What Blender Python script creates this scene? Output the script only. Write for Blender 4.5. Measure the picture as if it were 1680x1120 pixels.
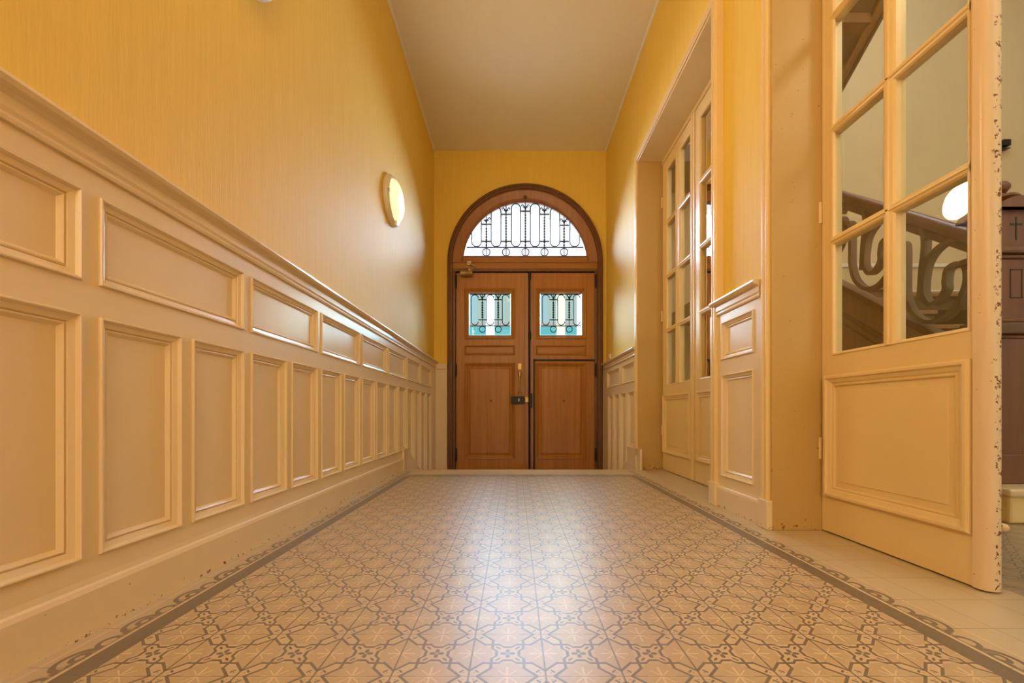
import bpy, bmesh, math, random
from math import sin, cos, pi, radians
random.seed(7)
for o in list(bpy.data.objects): bpy.data.objects.remove(o)
S = bpy.context.scene
COL = S.collection

# ------------------------------------------------------------------ camera
F = 675.0; PX = 843.5; PY = 677.0; HC = 0.5
cam = bpy.data.cameras.new('camera'); camo = bpy.data.objects.new('camera', cam); COL.objects.link(camo)
camo.location = (0, 0, HC); camo.rotation_euler = (radians(90), 0, 0)
cam.sensor_fit = 'HORIZONTAL'; cam.sensor_width = 36; cam.lens = F / 1680 * 36
cam.shift_x = -(PX - 840) / 1680; cam.shift_y = (PY - 560) / 1680
cam.clip_start = 0.02
S.camera = camo

# ------------------------------------------------------------------ world, lights, exposure
W = bpy.data.worlds.new('world'); S.world = W; W.use_nodes = True
bg = W.node_tree.nodes['Background']; bg.inputs[0].default_value = (0.80, 0.89, 1.0, 1); bg.inputs[1].default_value = 6.0
S.view_settings.view_transform = 'Standard'; S.view_settings.look = 'None'
S.view_settings.gamma = 1.0; S.view_settings.exposure = -0.54; S.view_settings.use_curve_mapping = False

def area(name, loc, rot, sx, sy, e, col=(1, 1, 1), portal=False, spread=180):
    l = bpy.data.lights.new(name, 'AREA'); l.shape = 'RECTANGLE'; l.size = sx; l.size_y = sy
    l.energy = e; l.color = col; l.spread = radians(spread)
    if portal: l.cycles.is_portal = True
    o = bpy.data.objects.new(name, l); COL.objects.link(o); o.location = loc; o.rotation_euler = [radians(a) for a in rot]
    return o
# sky portals just outside the fanlight and the two door windows (they only guide the sky's own light)
area('sky_portal', (0.135, 5.22, 2.76), (-90, 0, 0), 1.6, 0.85, 1, portal=True)
area('sky_portal', (-0.30, 5.22, 1.72), (-90, 0, 0), 0.52, 0.54, 1, portal=True)
area('sky_portal', (0.575, 5.22, 1.72), (-90, 0, 0), 0.52, 0.54, 1, portal=True)
# hazy daylight of the open street, coming in through the fanlight and the door windows
sl = bpy.data.lights.new('street_daylight', 'SUN'); sl.energy = 190; sl.angle = radians(80); sl.color = (0.56, 0.76, 1.0)
so = bpy.data.objects.new('street_daylight', sl); COL.objects.link(so); so.location = (0, 9, 6); so.rotation_euler = (radians(-60), 0, 0)
# rear end of the hallway, behind the photographer: added warm fill with no visible source
area('rear_fill_light', (0.05, -2.7, 2.3), (72, 0, 0), 1.5, 1.6, 58, (1, 0.86, 0.62))
# overhead fill light added behind the photographer, no lamp fixture
area('rear_overhead_fill', (0.05, -1.2, 3.66), (0, 0, 0), 0.5, 0.5, 20, (1, 0.84, 0.58))
# unseen daylight fill added high above the stairs
area('stairwell_day_fill', (3.6, 2.6, 6.4), (0, 0, 0), 2.2, 2.2, 44, (0.98, 0.95, 0.90))
area('stairwell_warm_fill', (2.6, 0.2, 3.4), (25, 20, 0), 0.4, 0.4, 16, (1, 0.80, 0.52))  # warm fill added to brighten the stairwell, no fixture

# ------------------------------------------------------------------ material helpers
class NT:
    def __init__(s, mat):
        s.t = mat.node_tree; s.n = s.t.nodes; s.l = s.t.links
    def node(s, typ, **kw):
        n = s.n.new(typ)
        for k, v in kw.items(): setattr(n, k, v)
        return n
    def put(s, sock, v):
        if hasattr(v, 'links'): s.l.new(v, sock)
        else: sock.default_value = v
    def m(s, op, a, b=0.0, c=None, clamp=False):
        n = s.node('ShaderNodeMath', operation=op); n.use_clamp = clamp
        s.put(n.inputs[0], a); s.put(n.inputs[1], b)
        if c is not None: s.put(n.inputs[2], c)
        return n.outputs[0]
    def mix(s, f, a, b):
        n = s.node('ShaderNodeMix', data_type='RGBA'); s.put(n.inputs[0], f)
        s.put(n.inputs[6], a); s.put(n.inputs[7], b); return n.outputs[2]
    def pos(s):
        n = s.node('ShaderNodeNewGeometry'); x = s.node('ShaderNodeSeparateXYZ'); s.l.new(n.outputs['Position'], x.inputs[0])
        return n.outputs['Position'], x.outputs[0], x.outputs[1], x.outputs[2]
    def noise(s, vec, scale, det=3, rough=0.5, sc=None):
        if sc is not None:
            mp = s.node('ShaderNodeMapping'); s.l.new(vec, mp.inputs[0]); mp.inputs['Scale'].default_value = sc; vec = mp.outputs[0]
        n = s.node('ShaderNodeTexNoise'); s.l.new(vec, n.inputs['Vector']); n.inputs['Scale'].default_value = scale
        n.inputs['Detail'].default_value = det; n.inputs['Roughness'].default_value = rough
        return n.outputs[0]
    def ramp(s, v, lo, hi):
        n = s.node('ShaderNodeMapRange', interpolation_type='SMOOTHSTEP'); s.put(n.inputs[0], v)
        n.inputs[1].default_value = lo; n.inputs[2].default_value = hi; return n.outputs[0]
    def bump(s, h, strength, dist, bsdf):
        b = s.node('ShaderNodeBump'); b.inputs['Strength'].default_value = strength; b.inputs['Distance'].default_value = dist
        s.put(b.inputs['Height'], h); s.l.new(b.outputs[0], bsdf.inputs['Normal'])

def C(r, g, b): return (r, g, b, 1)
def base(name, col, rough=0.5, spec=0.5, metal=0.0, coat=0.0):
    m = bpy.data.materials.new(name); m.use_nodes = True
    p = m.node_tree.nodes['Principled BSDF']
    p.inputs['Base Color'].default_value = C(*col); p.inputs['Roughness'].default_value = rough
    p.inputs['Specular IOR Level'].default_value = spec; p.inputs['Metallic'].default_value = metal
    p.inputs['Coat Weight'].default_value = coat; p.inputs['Coat Roughness'].default_value = 0.12
    return m, p, NT(m)

def mat_wall(name, col, rough=0.42, sc=(60, 60, 2.5), var=0.10, spec=0.35):
    m, p, t = base(name, col, rough, spec)
    P, x, y, z = t.pos()
    n = t.noise(P, 1.0, 4, 0.6, sc=sc); n2 = t.noise(P, 1.3, 3, 0.5)
    c = t.mix(t.m('MULTIPLY', n, 1.0), C(*[v * (1 - var) for v in col]), C(*[min(1, v * (1 + var)) for v in col]))
    c = t.mix(t.m('MULTIPLY', n2, 0.25), c, C(col[0] * .9, col[1] * .82, col[2] * .7))
    t.l.new(c, p.inputs['Base Color'])
    h = t.noise(P, 1.0, 2, 0.5, sc=(sc[0] * 3, sc[1] * 3, sc[2] * 8))
    t.bump(t.m('ADD', n, h), 0.22, 0.004, p)
    return m

def mat_paint(name, col, rough=0.3, chips=0.0, chip_z=None, spec=0.5, csc=42.0, xmin=None):
    """gloss paint on wood, slightly uneven, with brown chips where it is knocked"""
    m, p, t = base(name, col, rough, spec)
    P, x, y, z = t.pos()
    n = t.noise(P, 3.0, 3, 0.55)
    c = t.mix(n, C(col[0] * .94, col[1] * .92, col[2] * .88), C(*[min(1, v * 1.05) for v in col]))
    fine = t.noise(P, 60.0, 3, 0.6, sc=(1, 1, .35))
    if chips:
        k = t.noise(P, csc, 4, 0.65)
        th = 0.735 - chips
        if chip_z is not None:
            k = t.m('ADD', k, t.m('MULTIPLY', t.ramp(z, chip_z, 0.0), 0.13))
        if xmin is not None: k = t.m('SUBTRACT', k, t.m('MULTIPLY', t.ramp(x, xmin + .012, xmin), 0.12))
        k = t.ramp(k, th, th + 0.02)
        c = t.mix(k, c, C(.19, .075, .025))
        t.put(p.inputs['Roughness'], t.m('ADD', t.m('MULTIPLY', k, .4), rough))
    t.l.new(c, p.inputs['Base Color'])
    t.bump(t.m('ADD', t.m('MULTIPLY', n, .6), t.m('MULTIPLY', fine, .25)), 0.25, 0.004, p)
    return m

def mat_wood(name, c1, c2, rough=0.35, axis='z', spec=0.5, knots=True):
    m, p, t = base(name, c1, rough, spec)
    P, x, y, z = t.pos()
    sc = {'z': (28, 28, 1.2), 'x': (1.2, 28, 28), 'y': (28, 1.2, 28)}[axis]
    a = t.noise(P, 1.0, 6, 0.6, sc=sc); b = t.noise(P, 1.0, 3, 0.7, sc=tuple(v * 5 for v in sc)); d = t.noise(P, 2.2, 2, .5)
    f = t.m('ADD', t.m('MULTIPLY', t.ramp(a, .3, .7), .6), t.m('MULTIPLY', b, .4))
    c = t.mix(f, C(*c1), C(*c2))
    c = t.mix(t.m('MULTIPLY', d, .35), c, C(c1[0] * .7, c1[1] * .6, c1[2] * .5))
    t.l.new(c, p.inputs['Base Color'])
    t.bump(f, 0.15, 0.003, p)
    return m

M = {}
YEL = (0.84, 0.59, 0.115)
M['wall'] = mat_wall('yellow_striated_wall_paint', YEL, rough=0.60, spec=.24)
M['hallwall'] = mat_wall('pale_yellow_stairwell_paint', (0.66, 0.51, 0.30), rough=0.55, sc=(5, 5, 3), var=.05)
M['ceil'] = mat_wall('beige_ceiling_paint', (0.82, 0.76, 0.64), rough=0.65, sc=(8, 8, 8), var=.03)
CREAM = (0.80, 0.645, 0.43)
M['cream'] = mat_paint('cream_gloss_paint', CREAM, 0.27, chips=0.0)
M['cream_low'] = mat_paint('cream_gloss_paint_knocked', CREAM, 0.27, chips=0.018, chip_z=0.04, csc=60.)
M['cream_edge'] = mat_paint('cream_paint_worn_edge', (0.78, 0.60, 0.40), 0.3, chips=0.165, csc=70., xmin=1.318)
M['creamd'] = mat_paint('cream_door_paint', (0.80, 0.60, 0.30), 0.32, chips=0.0)
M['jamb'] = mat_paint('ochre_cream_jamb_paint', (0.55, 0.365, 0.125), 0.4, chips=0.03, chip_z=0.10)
M['white'] = mat_paint('white_enamel', (0.80, 0.74, 0.66), 0.3)
M['oak'] = mat_wood('golden_oak', (0.33, 0.125, 0.012), (0.52, 0.22, 0.030), .38)
M['oakx'] = mat_wood('golden_oak_crosswise', (0.33, 0.125, 0.012), (0.50, 0.21, 0.030), .38, 'x')
M['oakd'] = mat_wood('dark_oak_frame', (0.13, 0.055, 0.022), (0.22, 0.10, 0.045), .35)
M['oakm'] = mat_wood('reddish_oak_frame', (0.30, 0.125, 0.05), (0.42, 0.19, 0.08), .35)
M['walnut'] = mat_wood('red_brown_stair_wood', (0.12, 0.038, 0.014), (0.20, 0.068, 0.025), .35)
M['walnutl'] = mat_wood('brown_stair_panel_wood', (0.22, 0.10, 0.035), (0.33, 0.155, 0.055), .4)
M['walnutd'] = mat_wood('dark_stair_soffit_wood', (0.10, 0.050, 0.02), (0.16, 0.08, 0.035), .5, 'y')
M['groove'], _, _ = base('dark_groove', (0.035, 0.018, 0.01), .6)
M['iron'], _, _ = base('dark_iron', (0.030, 0.028, 0.030), .45, .5, .6)
M['lead'], _, _ = base('dark_lead_came', (0.05, 0.045, 0.07), .5, .5, .5)
M['brass'], _, _ = base('aged_brass', (0.50, 0.34, 0.11), .38, .5, .8)
M['closer'], _, _ = base('bronze_closer_paint', (0.42, 0.34, 0.18), .35, .5, .6)
M['steel'], _, _ = base('brushed_steel', (0.55, 0.52, 0.48), .35, .5, .9)
M['black'], _, _ = base('black_plastic', (0.012, 0.012, 0.012), .4)
M['stonee'] = mat_wall('pale_exterior_stone', (0.50, 0.50, 0.44), rough=.8, sc=(6, 6, 6), var=.06)
M['street'] = mat_wall('grey_pavement', (0.30, 0.30, 0.30), rough=.9, sc=(6, 6, 6), var=.08)
M['nose'] = mat_wall('pale_stone_nosing', (0.56, 0.43, 0.30), rough=.35, sc=(9, 9, 9), var=.08, spec=.5)
M['rail'] = mat_wood('bronzed_scroll_bars', (0.155, 0.085, 0.04), (0.22, 0.125, 0.06), .35)

def mat_glass(name, tint=(1, 1, 1), refl=1.0, rough=0.0, ripple=0.0):
    """thin pane: fresnel mirror over a tinted clear sheet"""
    m = bpy.data.materials.new(name); m.use_nodes = True; t = NT(m); t.n.clear()
    out = t.node('ShaderNodeOutputMaterial'); mix = t.node('ShaderNodeMixShader')
    tr = t.node('ShaderNodeBsdfTransparent'); tr.inputs[0].default_value = C(*tint)
    gl = t.node('ShaderNodeBsdfGlossy'); gl.inputs['Roughness'].default_value = rough; gl.inputs[0].default_value = C(.97, .98, 1)
    fr = t.node('ShaderNodeFresnel'); fr.inputs[0].default_value = 1.5
    f = t.m('MULTIPLY', fr.outputs[0], 1.9 * refl, clamp=True)
    t.l.new(f, mix.inputs[0]); t.l.new(tr.outputs[0], mix.inputs[1]); t.l.new(gl.outputs[0], mix.inputs[2]); t.l.new(mix.outputs[0], out.inputs[0])
    if ripple:
        P, x, y, z = t.pos(); b = t.node('ShaderNodeBump'); b.inputs['Strength'].default_value = ripple; b.inputs['Distance'].default_value = .01
        t.l.new(t.noise(P, 4.0, 2), b.inputs['Height']); t.l.new(b.outputs[0], gl.inputs['Normal'])
    return m
M['glass'] = mat_glass('clear_old_glass', (.93, .94, .90), 1.0, 0.0, 0.04)
M['gclear'] = mat_glass('clear_leaded_glass', (.48, .48, .50), .6)
M['ggreen'] = mat_glass('pale_green_glass', (.13, .165, .135), .12)
M['gblue'] = mat_glass('pale_blue_glass', (.12, .175, .17), .12)
M['gteal'] = mat_glass('turquoise_glass', (.045, .15, .14), .12)
M['gyel'] = mat_glass('pale_yellow_glass', (.36, .33, .22), .12)
M['gpink'] = mat_glass('pale_rose_glass', (.15, .14, .12), .12)
M['ggrey'] = mat_glass('greyish_frosted_glass', (.52, .52, .45), .6)

def mat_emit(name, col, s):
    m = bpy.data.materials.new(name); m.use_nodes = True; p = m.node_tree.nodes['Principled BSDF']
    p.inputs['Base Color'].default_value = C(.8, .75, .6); p.inputs['Emission Color'].default_value = C(*col); p.inputs['Emission Strength'].default_value = s
    p.inputs['Roughness'].default_value = .2
    return m
M['lampglow'] = mat_emit('lit_opal_glass', (1, .66, .30), 2.3)

TS = 0.1475; TX = 0.0605; TZ = 0.7816
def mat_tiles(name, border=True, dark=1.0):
    m, p, t = base(name, (.6, .45, .3), .22, .8, coat=.6)
    p.inputs['Coat Roughness'].default_value = .42; p.inputs['Coat IOR'].default_value = 1.6
    P, X, Y, Z = t.pos()
    u = t.m('ADD', t.m('DIVIDE', t.m('SUBTRACT', X, TX), TS), 100.0); v = t.m('ADD', t.m('DIVIDE', t.m('SUBTRACT', Y, TZ), TS), 100.0)
    fu = t.m('FRACT', u); fv = t.m('FRACT', v)
    ax = t.m('ABSOLUTE', t.m('SUBTRACT', fu, .5)); ay = t.m('ABSOLUTE', t.m('SUBTRACT', fv, .5))
    qx = t.m('MAXIMUM', ax, ay); qy = t.m('MINIMUM', ax, ay)
    def mn(*a):
        r = a[0]
        for b in a[1:]: r = t.m('MINIMUM', r, b)
        return r
    def mx(*a):
        r = a[0]
        for b in a[1:]: r = t.m('MAXIMUM', r, b)
        return r
    def sub(a, b): return t.m('SUBTRACT', a, b)
    def line(a, w): return sub(t.m('ABSOLUTE', a), w)
    diag = sub(qx, qy)                       # 0 along the tile diagonal
    summ = t.m('ADD', qx, qy)
    w = .019
    s1 = mx(line(sub(qy, .222), w), sub(.20, qx), sub(qx, .335))          # kinked strap
    tgt = t.m('MINIMUM', t.m('MAXIMUM', t.m('ADD', qy, .10), .158), .222)
    s1b = mx(line(sub(qx, tgt), w * 1.1), sub(qy, .23))                     # strap round the flower
    s2 = mx(line(sub(diag, .112), w * 1.35), sub(.325, qx))               # straps to the corner links
    s3 = mx(line(sub(summ, 1.0 - .20), w), sub(diag, .05))                # small cross in the link
    # flower: four dark petals on the axes + centre gaps
    pet = sub(t.m('SQRT', t.m('ADD', t.m('MULTIPLY', t.m('POWER', sub(qx, .060), 2), .8), t.m('MULTIPLY', t.m('POWER', qy, 2), 1.8))), .040)
    bud = sub(t.m('SQRT', t.m('ADD', t.m('POWER', t.m('MULTIPLY', sub(summ, .27), .55), 2), t.m('MULTIPLY', t.m('POWER', diag, 2), 2.2))), .036)
    eye = sub(t.m('SQRT', t.m('ADD', t.m('POWER', t.m('MULTIPLY', sub(summ, .86), .7), 2), t.m('MULTIPLY', t.m('POWER', diag, 2), 2.0))), .012)
    d = mn(s1, s1b, s2, s3, pet, bud, eye)
    dk = t.m('SUBTRACT', 1.0, t.ramp(d, -.004, .006))
    # light star rays at the edge midpoints
    ex = sub(.5, qx)
    r1 = mx(sub(qy, .012), sub(ex, .19)); r2 = mx(line(ex, .012), sub(qy, .18)); r3 = mx(line(sub(ex, qy), .010), sub(ex, .12))
    lt = t.m('SUBTRACT', 1.0, t.ramp(mn(r1, r2, r3), -.003, .008))
    ins = t.m('MULTIPLY', t.ramp(sub(.222, qx), .02, -.02), t.ramp(sub(diag, .112), -.01, .01))
    grout = t.m('MAXIMUM', t.m('SUBTRACT', 1.0, t.ramp(sub(.5, ax), .010, .016)), t.m('SUBTRACT', 1.0, t.ramp(sub(.5, ay), .004, .010)))
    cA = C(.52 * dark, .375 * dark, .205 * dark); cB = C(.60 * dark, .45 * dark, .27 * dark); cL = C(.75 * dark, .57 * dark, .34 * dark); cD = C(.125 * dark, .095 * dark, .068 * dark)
    wear = t.noise(P, 2.0, 4, .6); gr = t.noise(P, 90., 2, .6)
    col = t.mix(ins, cB, cA)
    col = t.mix(t.m('MULTIPLY', lt, .9), col, cL)
    col = t.mix(dk, col, cD)
    gcol = C(.10, .07, .045)
    col = t.mix(t.m('MULTIPLY', grout, .88), col, gcol)
    if border:
        # distance outside the patterned field: right and left bands, far cross band
        def solid(c, lo, hi): return t.m('MULTIPLY', t.m('GREATER_THAN', c, lo), t.m('LESS_THAN', c, hi))
        def scroll(c, s):
            """running vine: c = distance across from the band edge (m), s = position along (tile units)"""
            fs = t.m('FRACT', s); cc = t.m('DIVIDE', c, TS)
            def el(cx, cy, rx, ry, wd=None):
                q = t.m('SQRT', t.m('ADD', t.m('POWER', t.m('DIVIDE', sub(fs, cx), rx), 2), t.m('POWER', t.m('DIVIDE', sub(cc, cy), ry), 2)))
                if wd is None: return sub(q, 1.0)
                return sub(t.m('ABSOLUTE', sub(q, 1.0)), wd)
            big = mx(el(.34, .14, .25, .17, .17), sub(.09, cc)); hook = el(.40, .14, .10, .07, .38)
            small = mx(el(.80, .12, .14, .11, .25), sub(.07, cc)); b1 = el(.02, .10, .07, .045); b2 = el(.62, .12, .06, .05); b3 = el(.22, .09, .05, .035)
            stem = line(sub(cc, t.m('ADD', .065, t.m('MULTIPLY', t.m('SINE', t.m('MULTIPLY', fs, 2 * pi)), .02))), .014)
            dd = mn(big, hook, small, b1, b2, b3, stem)
            return t.m('MULTIPLY', t.m('SUBTRACT', 1.0, t.ramp(dd, -.03, .05)), solid(c, .008, .060))
        plain = C(.56, .43, .255); plain2 = C(.58, .46, .28)
        for side in (1, -1):
            e = .9235 if side == 1 else .818
            c = sub(X, e) if side == 1 else sub(t.m('MULTIPLY', X, -1), e)
            c2 = sub(c, .0485)
            s = v
            fine = t.m('FRACT', t.m('ADD', v, .33))
            gz = t.m('SUBTRACT', 1.0, t.ramp(t.m('ABSOLUTE', sub(fine, .5)), .006, .012))
            outc = t.mix(scroll(c2, s), plain, cD)
            outc = t.mix(t.m('MULTIPLY', solid(c2, .062, .068), .7), outc, cL)
            outc = t.mix(t.m('MULTIPLY', solid(c2, .002, .007), .9), outc, cL)
            outc = t.mix(t.m('MULTIPLY', t.m('GREATER_THAN', c2, .07), 1.0), outc, plain2)
            # grout of the plain outer tiles
            gx = t.m('ABSOLUTE', sub(t.m('FRACT', t.m('ADD', t.m('DIVIDE', sub(X, 1.113), TS), 100.5)), .5))
            g2 = t.m('SUBTRACT', 1.0, t.ramp(gx, .005, .012))
            g2 = t.m('MULTIPLY', g2, t.m('GREATER_THAN', c2, .10))
            outc = t.mix(t.m('MULTIPLY', t.m('MAXIMUM', g2, gz), .55), outc, gcol)
            bandc = t.mix(t.m('MULTIPLY', gz, .5), C(.115, .088, .06), gcol)
            zone = t.m('GREATER_THAN', c, 0.0)
            zc = t.mix(t.m('GREATER_THAN', c2, 0.0), bandc, outc)
            col = t.mix(zone, col, zc)
        # far border, inside the side bands
        c = sub(Y, 3.24); inn = t.m('MULTIPLY', t.m('LESS_THAN', X, .972), t.m('GREATER_THAN', X, -.866))
        c2 = sub(c, .0485)
        outc = t.mix(scroll(c2, u), plain, cD)
        outc = t.mix(t.m('GREATER_THAN', c2, .07), outc, plain2)
        zc = t.mix(t.m('GREATER_THAN', c2, 0.0), C(.115, .088, .06), outc)
        col = t.mix(t.m('MULTIPLY', t.m('GREATER_THAN', c, 0.0), inn), col, zc)
    col = t.mix(t.m('MULTIPLY', wear, .14), col, C(.50 * dark, .38 * dark, .22 * dark))
    col = t.mix(t.m('MULTIPLY', gr, .15), col, C(.30, .22, .13))
    t.l.new(col, p.inputs['Base Color'])
    t.put(p.inputs['Roughness'], t.m('ADD', .36, t.m('MULTIPLY', wear, .05)))
    tid = t.noise(P, 1.6, 2, .5)
    t.bump(t.m('ADD', t.m('MULTIPLY', grout, -.8), t.m('MULTIPLY', t.m('ADD', wear, tid), .8)), .18, .004, p)
    return m
M['tiles'] = mat_tiles('patterned_cement_tiles')
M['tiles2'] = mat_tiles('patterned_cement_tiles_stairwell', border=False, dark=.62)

# ------------------------------------------------------------------ mesh helpers
class MB:
    def __init__(s): s.v = []; s.f = []; s.mi = []; s.mats = []
    def mid(s, m):
        if m not in s.mats: s.mats.append(m)
        return s.mats.index(m)
    def face(s, pts, m):
        i = len(s.v); s.v += [tuple(p) for p in pts]; s.f.append(tuple(range(i, i + len(pts)))); s.mi.append(s.mid(m))
    def hexa(s, p, m):   # p: 8 corner points, bottom loop then top loop
        i = len(s.v); s.v += [tuple(q) for q in p]
        for f in ((0, 3, 2, 1), (4, 5, 6, 7), (0, 1, 5, 4), (1, 2, 6, 5), (2, 3, 7, 6), (3, 0, 4, 7)):
            s.f.append(tuple(i + k for k in f)); s.mi.append(s.mid(m))
    def box(s, a, b, m, mp=None):
        (x0, y0, z0), (x1, y1, z1) = a, b
        p = [(x0, y0, z0), (x1, y0, z0), (x1, y1, z0), (x0, y1, z0), (x0, y0, z1), (x1, y0, z1), (x1, y1, z1), (x0, y1, z1)]
        if mp: p = [mp(*q) for q in p]
        s.hexa(p, m)
    def loops(s, L, m, closed=True, cap0=False, cap1=False):
        i = len(s.v); n = len(L[0])
        for l in L: s.v += [tuple(q) for q in l]
        mi = s.mid(m)
        for a in range(len(L) - 1):
            for k in range(n if closed else n - 1):
                k2 = (k + 1) % n
                s.f.append((i + a * n + k, i + a * n + k2, i + (a + 1) * n + k2, i + (a + 1) * n + k)); s.mi.append(mi)
        if cap0: s.f.append(tuple(i + k for k in reversed(range(n)))); s.mi.append(mi)
        if cap1: s.f.append(tuple(i + (len(L) - 1) * n + k for k in range(n))); s.mi.append(mi)
    def panel(s, u0, u1, v0, v1, prof, mp, m, m2=None, fill=True):
        """mitred moulding round a rectangle: prof = [(inset, height)...], the last loop is the field"""
        L = [[mp(u0 + d, v0 + d, h), mp(u1 - d, v0 + d, h), mp(u1 - d, v1 - d, h), mp(u0 + d, v1 - d, h)] for d, h in prof]
        s.loops(L, m)
        if fill: s.face(L[-1], m2 or m)
    def board(s, u0, u1, v0, v1, holes, mp, m, w=0.0, clip=None):
        """flat board with rectangular holes"""
        us = sorted({u0, u1, *[q for h in holes for q in h[:2] if u0 < q < u1]}); vs = sorted({v0, v1, *[q for h in holes for q in h[2:] if v0 < q < v1]})
        for a, b in zip(us, us[1:]):
            for c, d in zip(vs, vs[1:]):
                cu, cv = (a + b) / 2, (c + d) / 2
                if any(h[0] < cu < h[1] and h[2] < cv < h[3] for h in holes): continue
                s.face([mp(a, c, w), mp(b, c, w), mp(b, d, w), mp(a, d, w)], m)
    def sweep(s, path, prof, m):
        """prof = closed [(a,b)], path = list of frames (origin, A, B)"""
        L = [[tuple(o[k] + a * A[k] + b * B[k] for k in range(3)) for a, b in prof] for o, A, B in path]
        s.loops(L, m, True, True, True)
    def tube(s, pts, r, m, n=8, cap=True):
        from mathutils import Vector
        P = [Vector(p) for p in pts]; L = []
        up = None
        for i, p in enumerate(P):
            t = (P[min(i + 1, len(P) - 1)] - P[max(i - 1, 0)])
            if t.length < 1e-9: t = Vector((0, 0, 1))
            t.normalize()
            if up is None: up = Vector((0, 0, 1)) if abs(t.z) < .9 else Vector((1, 0, 0))
            a = t.cross(up); a = a if a.length > 1e-6 else t.orthogonal(); a.normalize(); b = a.cross(t).normalized(); up = b
            rr = r[i] if isinstance(r, (list, tuple)) else r
            L.append([p + a * cos(2 * pi * k / n) * rr + b * sin(2 * pi * k / n) * rr for k in range(n)])
        s.loops(L, m, True, cap, cap)
    def ribbon(s, pts, nrm, wid, thk, m):
        """flat bar: pts in a plane with normal nrm; wid across the plane normal, thk in the plane"""
        from mathutils import Vector
        N = Vector(nrm).normalized(); P = [Vector(p) for p in pts]; L = []
        for i, p in enumerate(P):
            t = (P[min(i + 1, len(P) - 1)] - P[max(i - 1, 0)]).normalized(); a = t.cross(N).normalized()
            L.append([p + a * thk / 2 + N * wid / 2, p - a * thk / 2 + N * wid / 2, p - a * thk / 2 - N * wid / 2, p + a * thk / 2 - N * wid / 2])
        s.loops(L, m, True, True, True)
    def lathe(s, prof, m, mp, n=32):
        """prof [(r, h)], axis = local w; mp(u, v, w)"""
        L = [[mp(r * cos(2 * pi * k / n), r * sin(2 * pi * k / n), h) for k in range(n)] for r, h in prof]
        s.loops(L, m, True, True, True)
    def ball(s, c, r, m, n=8, sz=1.0):
        prof = [(r * sin(pi * k / n) + 1e-5, -r * sz * cos(pi * k / n)) for k in range(n + 1)]
        s.lathe(prof, m, lambda u, v, w: (c[0] + u, c[1] + v, c[2] + w), n * 2)
    def build(s, name, parent=None, bevel=0, smooth=False, recalc=True):
        me = bpy.data.meshes.new(name); me.from_pydata(s.v, [], s.f)
        for m in s.mats: me.materials.append(M[m])
        for p, i in zip(me.polygons, s.mi): p.material_index = i
        bm = bmesh.new(); bm.from_mesh(me); bmesh.ops.remove_doubles(bm, verts=bm.verts, dist=1e-5)
        if recalc: bmesh.ops.recalc_face_normals(bm, faces=bm.faces)
        bm.to_mesh(me); bm.free()
        if smooth:
            me.shade_smooth() if hasattr(me, 'shade_smooth') else None
            try: me.set_sharp_from_angle(angle=radians(42))
            except Exception: pass
        o = bpy.data.objects.new(name, me); COL.objects.link(o)
        if parent: o.parent = parent; o.matrix_parent_inverse = parent.matrix_basis.inverted()
        if bevel:
            b = o.modifiers.new('bevel', 'BEVEL'); b.width = bevel; b.segments = 2; b.limit_method = 'ANGLE'
        return o
def tag(o, label=None, cat=None, kind=None, group=None):
    if label: o['label'] = label
    if cat: o['category'] = cat
    if kind: o['kind'] = kind
    if group: o['group'] = group
    return o
def struct(o, label, cat): return tag(o, label, cat, 'structure')
def empty(name, loc=(0, 0, 0)):
    o = bpy.data.objects.new(name, None); o.empty_display_size = .1; COL.objects.link(o); o.location = loc
    return o

# ------------------------------------------------------------------ main dimensions (m, camera at x=0 y=0)
XL = -0.985; XR = 1.13; YF = 5.06; YN = -3.0; ZC = 3.72; YE = 3.60; ZL = -0.48
XD = 1.31          # front plane of the glazed doors
OP = ((0.47, 1.765), (2.27, 3.66)); OH = 2.74
XW = 1.40          # stairwell side of the right wall

# ------------------------------------------------------------------ shell
b = MB(); b.box((XL - .2, YN, -.12), (XD + .08, YE - .07, 0), 'tiles'); b.box((XR - .005, YE - .07, -.12), (XD + .08, OP[1][1], 0), 'tiles')
struct(b.build('floor'), 'hallway floor of patterned cement tiles with a dark band and scroll border', 'floor')
b = MB(); b.box((XL, YE - .07, -.12), (XR - .005, YE + .01, 0.004), 'nose')
struct(b.build('trim_1', bevel=.006), 'pale stone nosing at the far edge of the tiled floor', 'nosing')
b = MB()
for k in range(3):
    b.box((XL, YE + .3 * k, -.66), (XR, YE + .3 * (k + 1) + (.0 if k < 2 else .9), -.16 * (k + 1)), 'nose')
struct(b.build('floor_entrance_steps'), 'stone steps leading down to the wooden entrance door', 'steps')
b = MB(); b.box((XL - .2, YN, ZC), (XR + .27, YF + .1, ZC + .12), 'ceil')
struct(b.build('ceiling'), 'beige plaster ceiling of the hallway', 'ceiling')
b = MB(); b.box((XL - .2, YN, -.66), (XL, YF + .1, ZC), 'wall')
struct(b.build('wall_left'), 'tall yellow wall on the left above the cream wainscot', 'wall')
b = MB()
ys = [YN, OP[0][0], OP[0][1], OP[1][0], OP[1][1], YF + .1]
for k in range(5):
    z0 = OH if k in (1, 3) else (0 if k < 4 else -.66)
    b.box((XR, ys[k], z0), (XW, ys[k + 1], ZC), 'wall')
b.box((XR, YE, -.66), (XW, OP[1][1], -.121), 'wall')
struct(b.build('wall_right'), 'yellow wall on the right with two tall door openings', 'wall')
b = MB(); b.box((XL - .2, YN - .15, -.2), (XR + .27, YN, ZC), 'wall')
struct(b.build('wall_near'), 'yellow end wall behind the camera', 'wall')

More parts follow.
